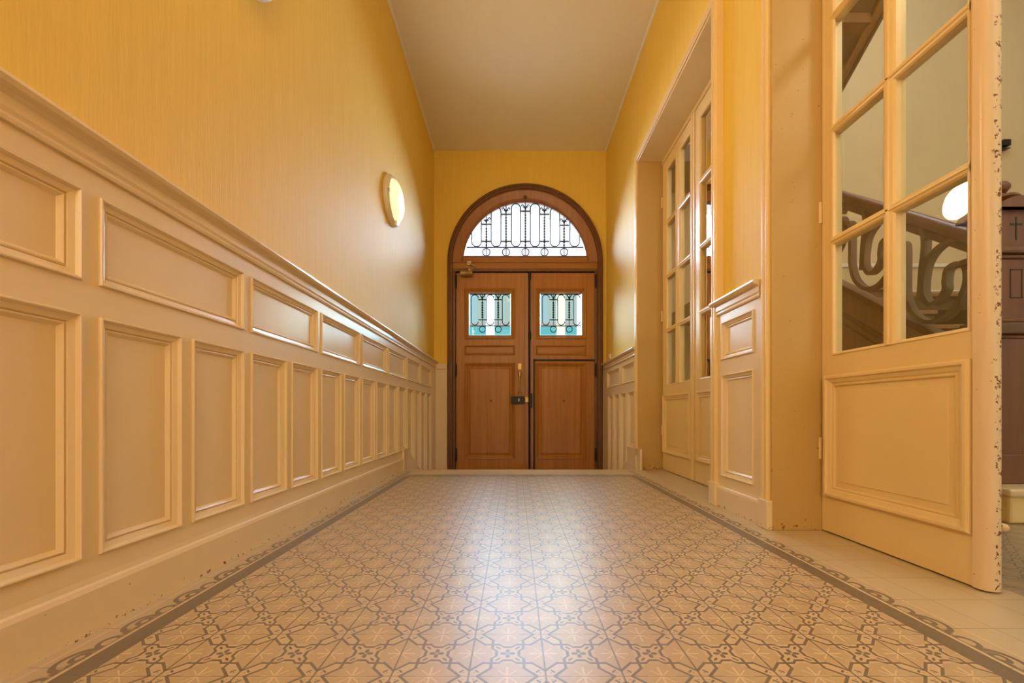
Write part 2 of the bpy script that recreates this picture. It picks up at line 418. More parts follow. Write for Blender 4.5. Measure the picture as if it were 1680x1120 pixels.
# far wall with the arched opening
K = 132.9
def DX(px): return (px - PX) / K
def DZ(py): return HC + (PY - py) / K
CX = DX(861.5); ZS = DZ(430.5); RO = 126.5 / K; RH = RO - .03
def arch_wall(mb, x0, x1, z0, z1, cx, zs, r, y0, y1, m, n=40):
    A = [(cx - r * cos(pi * k / n), zs + r * sin(pi * k / n)) for k in range(n + 1)]
    for y in (y0, y1):
        mb.face([(x0, y, z0), (cx - r, y, z0), (cx - r, y, zs), (cx - r, y, z1), (x0, y, z1)], m)
        mb.face([(cx + r, y, z0), (x1, y, z0), (x1, y, z1), (cx + r, y, z1), (cx + r, y, zs)], m)
        for a, c in zip(A, A[1:]): mb.face([(a[0], y, a[1]), (c[0], y, c[1]), (c[0], y, z1), (a[0], y, z1)], m)
    path = [(cx - r, z0)] + A + [(cx + r, z0)]
    for a, c in zip(path, path[1:]): mb.face([(a[0], y0, a[1]), (c[0], y0, c[1]), (c[0], y1, c[1]), (a[0], y1, a[1])], m)
    for (xa, za), (xb, zb) in (((x0, z0), (x0, z1)), ((x0, z1), (x1, z1)), ((x1, z1), (x1, z0))):
        mb.face([(xa, y0, za), (xb, y0, zb), (xb, y1, zb), (xa, y1, za)], m)
b = MB(); arch_wall(b, XL, XR, -.48, ZC, CX, ZS, RH, YF, YF + .12, 'wall')
struct(b.build('wall_far'), 'yellow end wall round the arched entrance door', 'wall')
b = MB(); arch_wall(b, XL - .6, XR + .6, -.66, 4.3, CX, ZS - .02, RO - .04, YF + .18, YF + .62, 'stonee')
struct(b.build('wall_outer_facade'), 'pale stone arch outside the entrance door', 'wall')
b = MB(); b.box((-6, YF + .18, -.80), (8, 14, -.66), 'street')
struct(b.build('floor_outside'), 'grey pavement outside the entrance', 'pavement')

# cornice line between walls and ceiling
def strip(name, pts, A, B, prof, m, label, cat, bevel=0):
    mb = MB(); mb.sweep([(p, A, B) for p in pts], prof, m)
    return struct(mb.build(name, bevel=bevel), label, cat)
cp = [(0, 0), (.018, 0), (.018, -.006), (.006, -.020), (0, -.020)]
strip('trim_2', [(XL, YN, ZC), (XL, YF, ZC)], (1, 0, 0), (0, 0, 1), cp, 'white', 'thin pale cornice where the left wall meets the ceiling', 'cornice')
strip('trim_3', [(XR, YN, ZC), (XR, YF, ZC)], (-1, 0, 0), (0, 0, 1), cp, 'white', 'thin pale cornice where the right wall meets the ceiling', 'cornice')

# ------------------------------------------------------------------ wainscot
PROF = [(0, 0), (.0, .004), (.002, .007), (.005, .007), (.008, .002), (.010, -.002), (.021, -.006), (.023, -.011), (.025, -.008), (.028, -.007), (.031, -.010), (.036, -.016)]
RAIL = [(0, 0), (0, -.075), (.008, -.075), (.011, -.068), (.008, -.060), (.012, -.052), (.012, -.030), (.020, -.022), (.034, -.018), (.040, -.010), (.038, -.002), (.028, 0)]
def wainscot(name, y0, y1, X, sgn, tops, talls, z0, label, rail_top, face_d=.0, ext=None):
    """X = face plane, sgn +1 when the face looks to +x"""
    mp = lambda u, v, w: (X + sgn * w, u, v)
    mb = MB(); y0, y1 = min(y0, y1), max(y0, y1)
    holes = [tuple(h) for h in tops + talls]
    mb.board(y0, y1, z0, rail_top - .06, holes, mp, 'cream')
    root = struct(mb.build(name), label, 'wainscot')
    for h in tops + talls:
        q = MB(); q.panel(h[0], h[1], h[2], h[3], PROF, mp, 'cream'); q.build('panel', root)
    return root
def chair_rail(name, y0, y1, X, sgn, zt, label, flat=None):
    strip(name, [(X - sgn * .03, y0, zt), (X - sgn * .03, y1, zt)], (sgn, 0, 0), (0, 0, 1), [(a + (.03 if a > 0 else 0), c) for a, c in RAIL], 'cream', label, 'chair rail')
XP = -.965
talls = []; tops = []
for k in range(-7, 14):
    a = .955 + .275 * k; zb = .172 if a + .235 < YE + .15 else -.30
    talls.append((a, a + .236, zb, .722))
for k in range(-8, 14, 2):
    a = .955 + .275 * k
    if k == -8: continue
    tops.append((a, a + .511, .795, 1.0))
wainscot('trim_4', -1.1, YF - .002, XP, 1, tops, talls, -.47, 'long cream panelled wainscot along the left wall', 1.127)
chair_rail('trim_5', -1.1, YF - .002, XP, 1, 1.127, 'cream moulded chair rail topping the left wainscot')
bprof = [(-.02, 0), (.010, 0), (.012, .098), (.008, .108), (.002, .112), (0, .125), (-.02, .125)]
strip('baseboard_left', [(XP, -1.1, 0), (XP, YE - .04, 0)], (1, 0, 0), (0, 0, 1), bprof, 'cream_low', 'cream baseboard with chipped paint along the left wall', 'baseboard')
def sloped_skirt(name, X, sgn, label):
    mb = MB(); w0, w1 = X - sgn * .004, X + sgn * .016
    P = [(YE - .05, 0.0), (YE - .05, .185), (YE + .10, .185), (YF - .005, -.48 + .13), (YF - .005, -.479), (YE + 1.0, -.479)]
    P = [(YE - .05, .0), (YE - .05, .185), (YE + .07, .185), (YE + 1.02, -.30), (YF - .004, -.30), (YF - .004, -.478), (YE + .85, -.478)]
    mb.loops([[(w0, y, z) for y, z in P], [(w1, y, z) for y, z in P]], 'cream', True, True, True)
    return struct(mb.build(name), label, 'baseboard')
sloped_skirt('baseboard_steps_left', XP, 1, 'sloping cream skirting beside the entrance steps on the left')

# right wall: pier between the two door openings, and the far stretch
XQ = 1.10
wainscot('trim_6', 2.31, 1.83, XQ, -1, [(1.887, 2.18, .778, .975)], [(1.887, 2.18, .167, .70)], 0, 'narrow cream wainscot pier between the glazed doors', 1.095)
wainscot('trim_7', 3.70, YF - .002, XQ, -1, [(3.757, 4.19, .79, .975), (4.28, 4.84, .79, .975)],
         [(3.757 + .27 * k, 3.757 + .27 * k + .225, -.30 if k else .172, .70) for k in range(4)], -.47, 'cream panelled wainscot at the far end of the right wall', 1.095)
chair_rail('trim_8', 1.83, 2.245, XQ, -1, 1.095, 'cream chair rail on the pier between the glazed doors')
chair_rail('trim_9', 3.70, YF - .002, XQ, -1, 1.095, 'cream chair rail at the far end of the right wall')
strip('baseboard_right', [(XQ, 1.81, 0), (XQ, 2.285, 0)], (-1, 0, 0), (0, 0, 1), bprof, 'cream_low', 'cream baseboard under the wainscot pier', 'baseboard')
sloped_skirt('baseboard_steps_right', XQ, -1, 'sloping cream skirting beside the entrance steps on the right')
# near part of the right wall (behind the first opening's near edge)
b = MB(); b.box((XQ, -1.1, 0), (XR, .43, 1.09), 'cream'); struct(b.build('trim_10'), 'cream wainscot on the right wall beside the camera', 'wainscot')

# backing between wainscot face and wall is closed by the wall itself; end returns of the pier
b = MB()
# far wall wainscot left of the arch
b.box((XP + .0, YF - .016, -.478), (CX - RO - .004, YF - .0005, DZ(606)), 'cream'); b.box((XP, YF - .034, DZ(606)), (CX - RO - .004, YF - .0005, DZ(597)), 'cream'); b.box((XP, YF - .022, DZ(611)), (CX - RO - .004, YF - .0005, DZ(606)), 'cream')
struct(b.build('trim_11', bevel=.003), 'flat cream wainscot on the end wall, left of the wooden door', 'wainscot')
b = MB()
b.box((CX + RO + .004, YF - .016, -.478), (XQ, YF - .0005, DZ(598)), 'cream'); b.box((CX + RO + .004, YF - .030, DZ(598)), (XQ, YF - .0005, DZ(592)), 'cream')
struct(b.build('trim_12', bevel=.003), 'flat cream wainscot on the end wall, right of the wooden door', 'wainscot')

# ------------------------------------------------------------------ door openings: linings and casings
def opening(i, y0, y1, name, label, near_vis=True):
    root = struct(empty(name, ((XR + XD) / 2, (y0 + y1) / 2, 0)), label, 'door frame')
    T = .014
    q = MB()   # far jamb lining
    q.box((XQ - .002, y1 - T, 0), (XD + .045, y1 + .0, OH), 'jamb'); q.build('jamb', root, bevel=.002)
    q = MB(); q.box((XQ - .002, y0, 0), (XD + .045, y0 + T, OH), 'jamb'); q.build('jamb', root, bevel=.002)
    q = MB(); q.box((XQ - .002, y0 + T, OH - T), (XD + .045, y1 - T, OH), 'cream'); q.build('head', root, bevel=.002)
    # casings: stepped moulding round the opening on the corridor face
    cw = .05
    pr = [(0, 0), (0, .010), (.006, .016), (.014, .016), (.018, .011), (.026, .011), (.030, .017), (.042, .017), (.046, .010), (cw, .006), (cw, -.03), (0, -.03)]
    def vert(y, s):
        q = MB(); q.sweep([((XQ, y, 0), (0, s, 0), (-1, 0, 0)), ((XQ, y, OH + cw), (0, s, 0), (-1, 0, 0))], pr, 'creamd'); return q.build('casing', root)
    vert(y1, 1); vert(y0, -1)
    q = MB(); q.sweep([((XQ, y0 - 0, OH), (0, 0, 1), (-1, 0, 0)), ((XQ, y1 + 0, OH), (0, 0, 1), (-1, 0, 0))], pr, 'creamd'); q.build('casing', root)
    # plinth blocks
    for y, s in ((y1, 1), (y0, -1)):
        q = MB(); ya, yb = sorted((y - s * .013, y + s * .058)); q.box((XQ - .024, ya, .0), (XQ + .02, yb, .125), 'cream_low'); q.build('plinth_block', root, bevel=.004)
    return root
opening(0, OP[0][0], OP[0][1], 'door_frame_stairwell', 'cream door frame of the near opening to the stairwell')
opening(1, OP[1][0], OP[1][1], 'door_frame_glazed', 'cream door frame of the deep recess with the far glazed doors')

# ------------------------------------------------------------------ glazed leaves
def glazed_leaf(name, yh, width, stiles, cols, label, d=-1, px_=(.022, .02), worn=False):
    """leaf hinged at y=yh running toward the camera; stiles=(hinge, muntin, free)"""
    root = empty(name, (XD + .02, yh, 0)); struct(root, label, 'door')
    TH = .042; H = 2.68; z0 = .006
    mp = lambda u, v, w: (XD - w, yh + d * u, v)
    mpb = lambda u, v, w: (XD + TH + w, yh + d * u, v)
    sh, mu, sf = stiles
    c1, c2 = cols
    rows = [.737, 1.207, 1.667, 2.13, 2.59]; hm = .018
    glz = (sh, width - sf, rows[0], rows[-1]); pan = (px_[0], width - px_[1], .153, .655)
    q = MB()
    for f in (mp, mpb): q.board(0, width, z0, H, [glz, pan], f, 'creamd')
    R = [[f(0, z0, 0), f(width, z0, 0), f(width, H, 0), f(0, H, 0)] for f in (mp, mpb)]
    q.loops(R, 'cream_edge' if worn else 'creamd')
    G = [[f(glz[0], glz[2], 0), f(glz[1], glz[2], 0), f(glz[1], glz[3], 0), f(glz[0], glz[3], 0)] for f in (mp, mpb)]
    q.loops(G, 'creamd')
    q.build('frame', root)
    pp = [(0, 0), (0, .010), (.006, .017), (.014, .017), (.018, .010), (.030, .006), (.036, .001), (.040, .004), (.044, .003), (.046, -.004)]
    q = MB()
    for f in (mp, mpb):
        q.panel(pan[0], pan[1], pan[2], pan[3], pp, f, 'creamd', fill=False)
        a = [(.0, -.004), (.022, -.004), (.024, -.001), (.03, -.001)]
        q.panel(pan[0] + .046, pan[1] - .046, pan[2] + .046, pan[3] - .046, a, f, 'creamd')
    q.build('panel', root)
    # muntins: one vertical, three horizontal, profiled on both faces
    q = MB()
    mpr = [(-mu / 2, -.004), (-mu / 2 + .006, .002), (-.008, .004), (-.004, .008), (.004, .008), (.008, .004), (mu / 2 - .006, .002), (mu / 2, -.004), (mu / 2, -.038), (-mu / 2, -.038)]
    uc = sh + c1 + mu / 2
    q.sweep([((XD, yh + d * uc, rows[0]), (0, 1, 0), (-1, 0, 0)), ((XD, yh + d * uc, rows[-1]), (0, 1, 0), (-1, 0, 0))], mpr, 'creamd')
    hpr = [(a * .036 / mu, c) for a, c in mpr]
    for r in rows[1:-1]:
        q.sweep([((XD, yh + d * glz[0], r), (0, 0, 1), (-1, 0, 0)), ((XD, yh + d * glz[1], r), (0, 0, 1), (-1, 0, 0))], hpr, 'creamd')
    q.build('muntin', root)
    q = MB(); bd = [(0, 0), (.0, .003), (.007, .001), (.011, -.006)]
    q.panel(glz[0], glz[1], glz[2], glz[3], bd, mp, 'creamd', fill=False); q.build('glazing_bead', root)
    q = MB(); g = [(XD + .022, yh + d * glz[0], glz[2]), (XD + .022, yh + d * glz[1], glz[2]), (XD + .022, yh + d * glz[1], glz[3]), (XD + .022, yh + d * glz[0], glz[3])]
    q.face(g, 'glass'); q.build('glass', root)
    # rounded meeting edge of the free stile
    q = MB(); n = 8
    L = [[(XD + TH / 2 - (TH / 2 + .006) * cos(pi * k / n) * 1.0, yh + d * (width + .022 * sin(pi * k / n)), z) for k in range(n + 1)] + [(XD + TH + .006, yh + d * (width - .016), z), (XD - .006, yh + d * (width - .016), z)] for z in (z0, H)]
    q.loops(L, 'cream_edge' if worn else 'creamd', True, True, True); q.build('meeting_edge', root, smooth=True)
    for z in (.35, 1.35, 2.35):
        q = MB(); q.tube([(XD - .006, yh - d * .004, z - .045), (XD - .006, yh - d * .004, z + .045)], .007, 'creamd', 10); q.build('hinge', root)
    if worn:
        q = MB(); q.ball((XD + TH + .022, yh + d * width, .178), .012, 'cream_edge', 6); q.tube([(XD + TH, yh + d * width, .178), (XD + TH + .022, yh + d * width, .178)], .006, 'brass'); q.build('bolt_catch', root, smooth=True)
    return root
glazed_leaf('door_3', 1.749, .594, (.053, .047, .026), (.233, .235), 'near cream glazed door leaf with chipped edge, stairs seen through its panes', worn=True)
glazed_leaf('door_2', 3.625, .600, (.090, .087, .030), (.190, .203), 'far glazed leaf of the recessed pair, nearest the wooden entrance door')
glazed_leaf('door_4', 2.395, .600, (.060, .060, .095), (.190, .195), 'second glazed leaf of the recessed pair, partly hidden by the wainscot pier', d=1, px_=(.022, .055))
b = MB(); b.box((XD, 2.27 + .015, 0), (XD + .05, 2.36, OH - .015), 'creamd'); b.box((XD, 2.36, 2.69), (XD + .05, 3.645, OH - .015), 'creamd')
struct(b.build('trim_13'), 'cream fixed frame round the far glazed pair', 'door frame')
b = MB(); b.box((XD, .485, 2.69), (XD + .05, 1.75, OH - .015), 'creamd')
struct(b.build('trim_14'), 'cream head rail over the near glazed door', 'door frame')

# ------------------------------------------------------------------ entrance door
YD = 5.085
mpD = lambda u, v, w: (u, YD - w, v)
def arch_sweep(mb, prof, zb, m, n=48, a0=0.0):
    """prof closed [(r, y)], legs down to zb"""
    path = [(-1, 0, zb)] if zb is not None else []
    L = []
    if zb is not None: L.append([(CX - r, y, zb) for r, y in prof])
    for k in range(n + 1):
        t = a0 + (pi - 2 * a0) * k / n
        L.append([(CX - r * cos(t), y, ZS + r * sin(t)) for r, y in prof])
    if zb is not None: L.append([(CX + r, y, zb) for r, y in prof])
    mb.loops(L, m, True, True, True)
door = struct(empty('door_1', (CX, YD, ZL)), 'arched golden oak double entrance door at the end of the hallway', 'door')
R1 = 118 / K; RJ = DX(861.5) - DX(748)
b = MB(); arch_sweep(b, [(RO, 5.03), (RO - .012, 5.022), (RO - .030, 5.022), (RO - .036, 5.034), (RO - .052, 5.034), (RO - .062, 5.05), (R1, 5.05), (R1, 5.16), (RH - .002, 5.16), (RH - .002, 5.057), (RO, 5.057)], ZL, 'oakd')
b.build('outer_frame', door, smooth=True)
b = MB()
for s in (-1, 1):
    x0, x1 = sorted((CX + s * R1, CX + s * (RJ + .004)))
    b.box((x0, 5.062, ZL), (x1, 5.15, DZ(444)), 'oakd')
for s in (-1, 1):
    x0, x1 = sorted((CX + s * R1, CX + s * (RJ - .035))); b.box((x0, 5.137, ZL), (x1, 5.165, DZ(440)), 'oakm')
b.box((CX - R1, 5.05, ZL), (CX + R1, 5.165, ZL + .012), 'oakd'); b.box((CX - R1, 5.137, DZ(452)), (CX + R1, 5.165, DZ(440)), 'oakm')
b.build('jamb', door, bevel=.003)
# fanlight
fan = struct(empty('window_1', (CX, YD, DZ(430))), 'half-round leaded fanlight over the entrance door', 'window')
RG = 101.5 / K; zb = DZ(419.5)
a0 = math.asin((zb - ZS) / RG)
b = MB(); arch_sweep(b, [(R1 + .002, 5.058), (R1 - .022, 5.058), (R1 - .030, 5.064), (RG + .030, 5.064), (RG + .022, 5.070), (RG + .010, 5.078), (RG, 5.090), (RG, 5.15), (R1 + .002, 5.15)], None, 'oakm', a0=.0)
for s in (-1, 1):
    x0, x1 = sorted((CX + s * R1, CX + s * RG)); b.box((x0, 5.064, DZ(430)), (x1, 5.15, ZS), 'oakm')
b.build('frame', fan, smooth=True)
b = MB(); xr = RG * cos(a0) + .006
b.box((CX - RG, 5.068, DZ(431)), (CX + RG, 5.15, DZ(423)), 'oakx'); b.hexa([(CX - xr, 5.074, DZ(423)), (CX + xr, 5.074, DZ(423)), (CX + xr, 5.15, DZ(423)), (CX - xr, 5.15, DZ(423)), (CX - xr, 5.105, zb + .01), (CX + xr, 5.105, zb + .01), (CX + xr, 5.15, zb + .01), (CX - xr, 5.15, zb + .01)], 'oakm')
b.build('sill', fan)
n = 40
b = MB(); pts = [(CX - (RG + .004) * cos(t), 5.128, ZS + (RG + .004) * sin(t)) for t in [a0 + (pi - 2 * a0) * k / n for k in range(n + 1)]]
b.face(pts, 'gclear'); b.build('glass', fan)
def FX(X): return DX(720 + X / 5.793)
def FZ(Y): return DZ(290 + Y / 5.793)
YG = 5.110; rb = .0070
b = MB()
def inside(x, z, r=RG + .003): return (x - CX) ** 2 + (z - ZS) ** 2 < r * r and z > zb - .002
def clipped(pts, r, m='lead', nseg=6):
    run = []
    for p in pts:
        if inside(*p): run.append((p[0], YG, p[1]))
        else:
            if len(run) > 1: b.tube(run, r, m, nseg)
            run = []
    if len(run) > 1: b.tube(run, r, m, nseg)
def dens(pts, k=12):
    out = []
    for (x0, z0), (x1, z1) in zip(pts, pts[1:]):
        for j in range(k): out.append((x0 + (x1 - x0) * j / k, z0 + (z1 - z0) * j / k))
    return out + [pts[-1]]
cxs = [450, 638, 823, 1005, 1193]; topz = [440, 345, 315, 345, 450]
zbar = FZ(660)
clipped(dens([(CX - RG, zbar), (CX + RG, zbar)], 80), rb * 1.1)
loops_ = [(310, 403, 180), (497, 590, 275), (690, 775, 243), (870, 960, 243), (1060, 1150, 280), (1247, 1340, 190)]
for x0, x1, yt in loops_:
    a, c = FX(x0), FX(x1); r = (c - a) / 2; mx_ = (a + c) / 2; zt = FZ(yt) - r; zl = FZ(653) + r
    P = [(mx_ + r * cos(pi * k / 10), zt + r * sin(pi * k / 10)) for k in range(11)]
    P += dens([(a, zt), (a, zl)], 30) + [(mx_ - r * cos(pi * k / 10), zl - r * sin(pi * k / 10)) for k in range(11)] + dens([(c, zl), (c, zt)], 30)
    clipped(P, rb)
for j, (X, T) in enumerate(zip(cxs, topz)):
    x = FX(X); h = FX(X + 47) - x
    for yy in (603, T): clipped(dens([(x - h, FZ(yy)), (x + h, FZ(yy))], 4), rb * 1.2)
    clipped(dens([(x, FZ(738)), (x, FZ(T - 90))], 40), rb * .9)
    r = .046; clipped([(x + r * cos(2 * pi * k / 20), FZ(706) + r * sin(2 * pi * k / 20)) for k in range(21)], rb)
    y = FZ(640)
    while y < FZ(T + 25):
        b.ball((x, YG, y), .013, 'lead', 5, 1.2); y += .034
    zt = FZ(T - 10)
    for s in (-1, 1):
        for q_, hh in ((.040, .085), (.022, .055)):
            clipped([(x, zt), (x + s * q_ * .3, zt + hh * .5), (x + s * q_, zt + hh * .85), (x + s * q_ * 1.3, zt + hh * .7), (x + s * q_ * 1.0, zt + hh * .55)], rb)
b.ball((CX + .0, 5.052, FZ(205)), .024, 'oakd', 6); b.build('grille', fan)
# transom
b = MB(); xw = RJ + .002
b.box((CX - R1, 5.060, DZ(441)), (CX + R1, 5.15, DZ(431)), 'oakx'); b.box((CX - R1, 5.052, DZ(446)), (CX + R1, 5.15, DZ(441)), 'oakd'); b.box((CX - R1, 5.046, DZ(432)), (CX + R1, 5.10, DZ(430)), 'oakm')
b.build('transom', door, bevel=.003)
WPROF = [(0, 0), (.0, .006), (.006, .011), (.014, .008), (.018, .0), (.030, -.006), (.036, -.014), (.042, -.012), (.048, -.016)]
def oak_leaf(px0, px1, o, right):
    lf = empty('leaf', (DX((px0 + px1) / 2), YD, ZL)); lf.parent = door; lf.matrix_parent_inverse = door.matrix_basis.inverted()
    bpy.context.view_layer.update()
    G = (DX(762 + o), DX(845 + o), DZ(556), DZ(472)); Bn = (DX(762 + o), DX(845 + o), DZ(582.5), DZ(566)); Lw = (DX(762 + o), DX(845 + o), DZ(753), DZ(595))
    x0, x1 = DX(px0), DX(px1); zt = DZ(447.5)
    def part(mb, name, **k):
        ob = mb.build(name, None, **k); ob.parent = lf; ob.matrix_parent_inverse = lf.matrix_world.inverted(); return ob
    q = MB(); q.board(x0, x1, ZL + .004, zt, [G, Bn, Lw], mpD, 'oak')
    q.board(x0, x1, ZL + .004, zt, [G], lambda u, v, w: (u, YD + .05, v), 'oak')
    q.loops([[(x0, y, ZL + .004), (x1, y, ZL + .004), (x1, y, zt), (x0, y, zt)] for y in (YD, YD + .05)], 'oak')
    part(q, 'board')
    q = MB(); q.panel(*Bn, [(0, 0), (0, .004), (.008, .008), (.014, .0), (.026, -.008)], mpD, 'oakx'); part(q, 'panel')
    q = MB(); q.panel(*Lw, WPROF + [(.055, -.016), (.075, -.006)], mpD, 'oak'); part(q, 'panel')
    q = MB(); q.panel(*G, [(0, 0), (.0, .008), (.010, .013), (.020, .008), (.030, -.002), (.040, -.008), (.052, -.012), (.060, -.045)], mpD, 'oak', fill=False); part(q, 'window_frame')
    # stained panes
    gx0, gx1, gz0, gz1 = DX(766.5 + o), DX(840.5 + o), DZ(552), DZ(476)
    q = MB(); zt_ = DZ(534.5); zm = DZ(528)
    xs = [0, .16, .36, .42, .60, .78, 1.0]
    cm = ['gblue', 'ggreen', 'ggreen', 'gclear', 'ggreen', 'ggreen'] if not right else ['gblue', 'ggreen', 'ggreen', 'gyel', 'ggreen', 'gclear']
    xs = [0, .20, .40, .41, .60, .86, 1.0]
    for k in range(6):
        a, c = gx0 + (gx1 - gx0) * xs[k], gx0 + (gx1 - gx0) * xs[k + 1]
        top = cm[k]; mid = 'gpink' if top in ('gblue', 'ggreen') else top; low = 'gteal' if top in ('gblue', 'ggreen') else top
        for za, zc_, mm in ((gz0, zt_, low), (zt_, zm, mid), (zm, gz1, top)):
            q.face([(a, YD + .042, za), (c, YD + .042, za), (c, YD + .042, zc_), (a, YD + .042, zc_)], mm)
    part(q, 'stained_glass')
    # iron grille: crop coordinates of the photo
    q = MB(); yg = YD + .020; r_ = .0062
    def GX(X): return DX(760 + X / 8) + (DX(o) - DX(0) if False else 0)
    ox = DX(843.5 + o)
    gx = lambda X: DX(760 + X / 8) + (o / K); gz = lambda Y: DZ(470 + (Y) / 8)
    for (a, c) in ((103, 195), (305, 400), (512, 600)):
        r = (gx(c) - gx(a)) / 2; m_ = (gx(a) + gx(c)) / 2; zt2 = gz(100) - r; zl = gz(500) + r
        P = [(m_ + r * cos(2 * pi * k / 24 + 0), (zt2 if sin(2 * pi * k / 24) >= 0 else zl) + r * sin(2 * pi * k / 24)) for k in range(25)]
        q.tube([(x, yg, z) for x, z in P], r_, 'iron', 6)
    q.tube([(gx(85), yg, gz(512)), (gx(610), yg, gz(512))], r_, 'iron', 6); q.tube([(gx(85), yg, gz(92)), (gx(610), yg, gz(92))], r_, 'iron', 6)
    for X in (250, 458):
        x = gx(X); q.tube([(x, yg, gz(512)), (x, yg, gz(90))], r_ * .9, 'iron', 6)
        for Y in (165, 430): q.tube([(gx(X - 55), yg, gz(Y)), (gx(X + 58), yg, gz(Y))], r_ * 1.2, 'iron', 6)
        r = .038; q.tube([(x + r * cos(2 * pi * k / 18), yg, gz(555) + r * sin(2 * pi * k / 18)) for k in range(19)], r_, 'iron', 6)
        y = gz(395)
        while y < gz(185): q.ball((x, yg, y), .0145, 'iron', 5, 1.1); y += .030
        for s in (-1, 1): q.tube([(x, yg, gz(165)), (x + s * .012, yg, gz(130)), (x + s * .032, yg, gz(98))], r_ * 1.3, 'iron', 6)
    part(q, 'grille')
    xk_ = DX(805.5 + (o + 2.5 if right else 0)); q = MB(); q.lathe([(.001, .0), (.018, .0), (.018, .004), (.008, .006), (.001, .006)], 'oakd', lambda u, v, w: (xk_ + u, YD + .0085 - w, DZ(657) + v), 12); part(q, 'panel_spot', smooth=True)  # small disc standing for a dark mark on the panel
    # hinges on the outer edge
    xh = x0 if not right else x1
    for py in (462, 607, 745):
        q = MB(); q.tube([(xh, 5.054, DZ(py + 11)), (xh, 5.054, DZ(py + 9)), (xh, 5.054, DZ(py - 9)), (xh, 5.054, DZ(py - 11))], [.006, .012, .012, .006], 'iron', 10); part(q, 'hinge', smooth=True)
    return lf, part
lfL, partL = oak_leaf(748.5, 864, 0, False)
lfR, partR = oak_leaf(870, 976.5, 117, True)
# centre strips
b = MB(); b.box((DX(860.5), 5.070, ZL + .004), (DX(867), YD + .001, DZ(448)), 'oakm'); partL(b, 'astragal', bevel=.004)
b = MB(); b.box((DX(861), YD + .051, ZL + .004), (DX(874), YD + .066, DZ(448)), 'groove'); b.box((DX(867), YD + .01, ZL + .004), (DX(870.2), YD + .052, DZ(448)), 'groove'); b.box((DX(871.0), 5.066, ZL + .004), (DX(874.6), YD + .001, DZ(448)), 'oakm'); partR(b, 'astragal', bevel=.003)
b = MB(); b.tube([(DX(869), 5.072, ZL + .02), (DX(869), 5.072, DZ(449))], .008, 'iron', 8)
for py in (452, 550): b.tube([(DX(869), 5.066, DZ(py + 9)), (DX(869), 5.062, DZ(py + 5)), (DX(869), 5.062, DZ(py - 4)), (DX(869), 5.066, DZ(py - 6))], [.008, .018, .018, .010], 'iron', 10)
partR(b, 'espagnolette_bolt', smooth=True)
b = MB(); zc_ = DZ(590.5)
b.box((DX(875.2), 5.066, zc_ - .010), (DX(977), YD - .0, zc_ + .010), 'iron'); b.box((DX(875.2), 5.066, ZL + .01), (DX(877.6), YD - .0, zc_ + .010), 'iron')
partR(b, 'cable_duct', bevel=.003)
# lock and pull on the left leaf
b = MB(); b.box((DX(838.5), 5.040, DZ(662)), (DX(860), YD, DZ(650)), 'iron'); b.box((DX(841), 5.036, DZ(660)), (DX(853), 5.042, DZ(652)), 'iron'); b.box((DX(850.5), 5.033, DZ(658.5)), (DX(852), 5.038, DZ(653.5)), 'steel'); partL(b, 'lock_case', bevel=.004)
b = MB(); b.box((DX(861), 5.036, DZ(660.5)), (DX(867), 5.072, DZ(651)), 'brass'); partL(b, 'latch', bevel=.006)
b = MB(); b.box((DX(868.5), 5.034, DZ(668)), (DX(873), 5.068, DZ(645)), 'iron'); partR(b, 'keeper', bevel=.004)
b = MB()
xk = DX(852.7)
b.box((xk - .019, 5.078, DZ(606)), (xk + .019, YD, DZ(596)), 'brass')
b.tube([(xk, 5.062, DZ(608)), (xk, 5.055, DZ(612)), (xk, 5.050, DZ(617)), (xk, 5.048, DZ(622)), (xk, 5.048, DZ(636)), (xk, 5.055, DZ(642)), (xk, 5.075, DZ(645))], [.016, .024, .018, .009, .007, .009, .024], 'brass', 12)
partL(b, 'pull_handle', bevel=0, smooth=True)
b = MB()   # hydraulic closer at the top of the left leaf
mc = lambda u, v, w: (DX(756) + w, 5.035 + u, DZ(450) + v)
b.lathe([(.032, 0), (.038, .003), (.038, .006), (.032, .012), (.032, .130), (.037, .136), (.037, .144), (.028, .150)], 'closer', mc, 20)
b.tube([(DX(771), 5.035, DZ(450)), (DX(771), 5.030, DZ(443.5))], .020, 'closer', 12)
b.tube([(DX(771), 5.028, DZ(444.5)), (DX(784), 5.030, DZ(443)), (DX(769), 5.04, DZ(433))], .007, 'steel', 8)
b.box((DX(767), 5.040, DZ(436)), (DX(773), 5.062, DZ(430)), 'steel')
partL(b, 'door_closer', smooth=True)

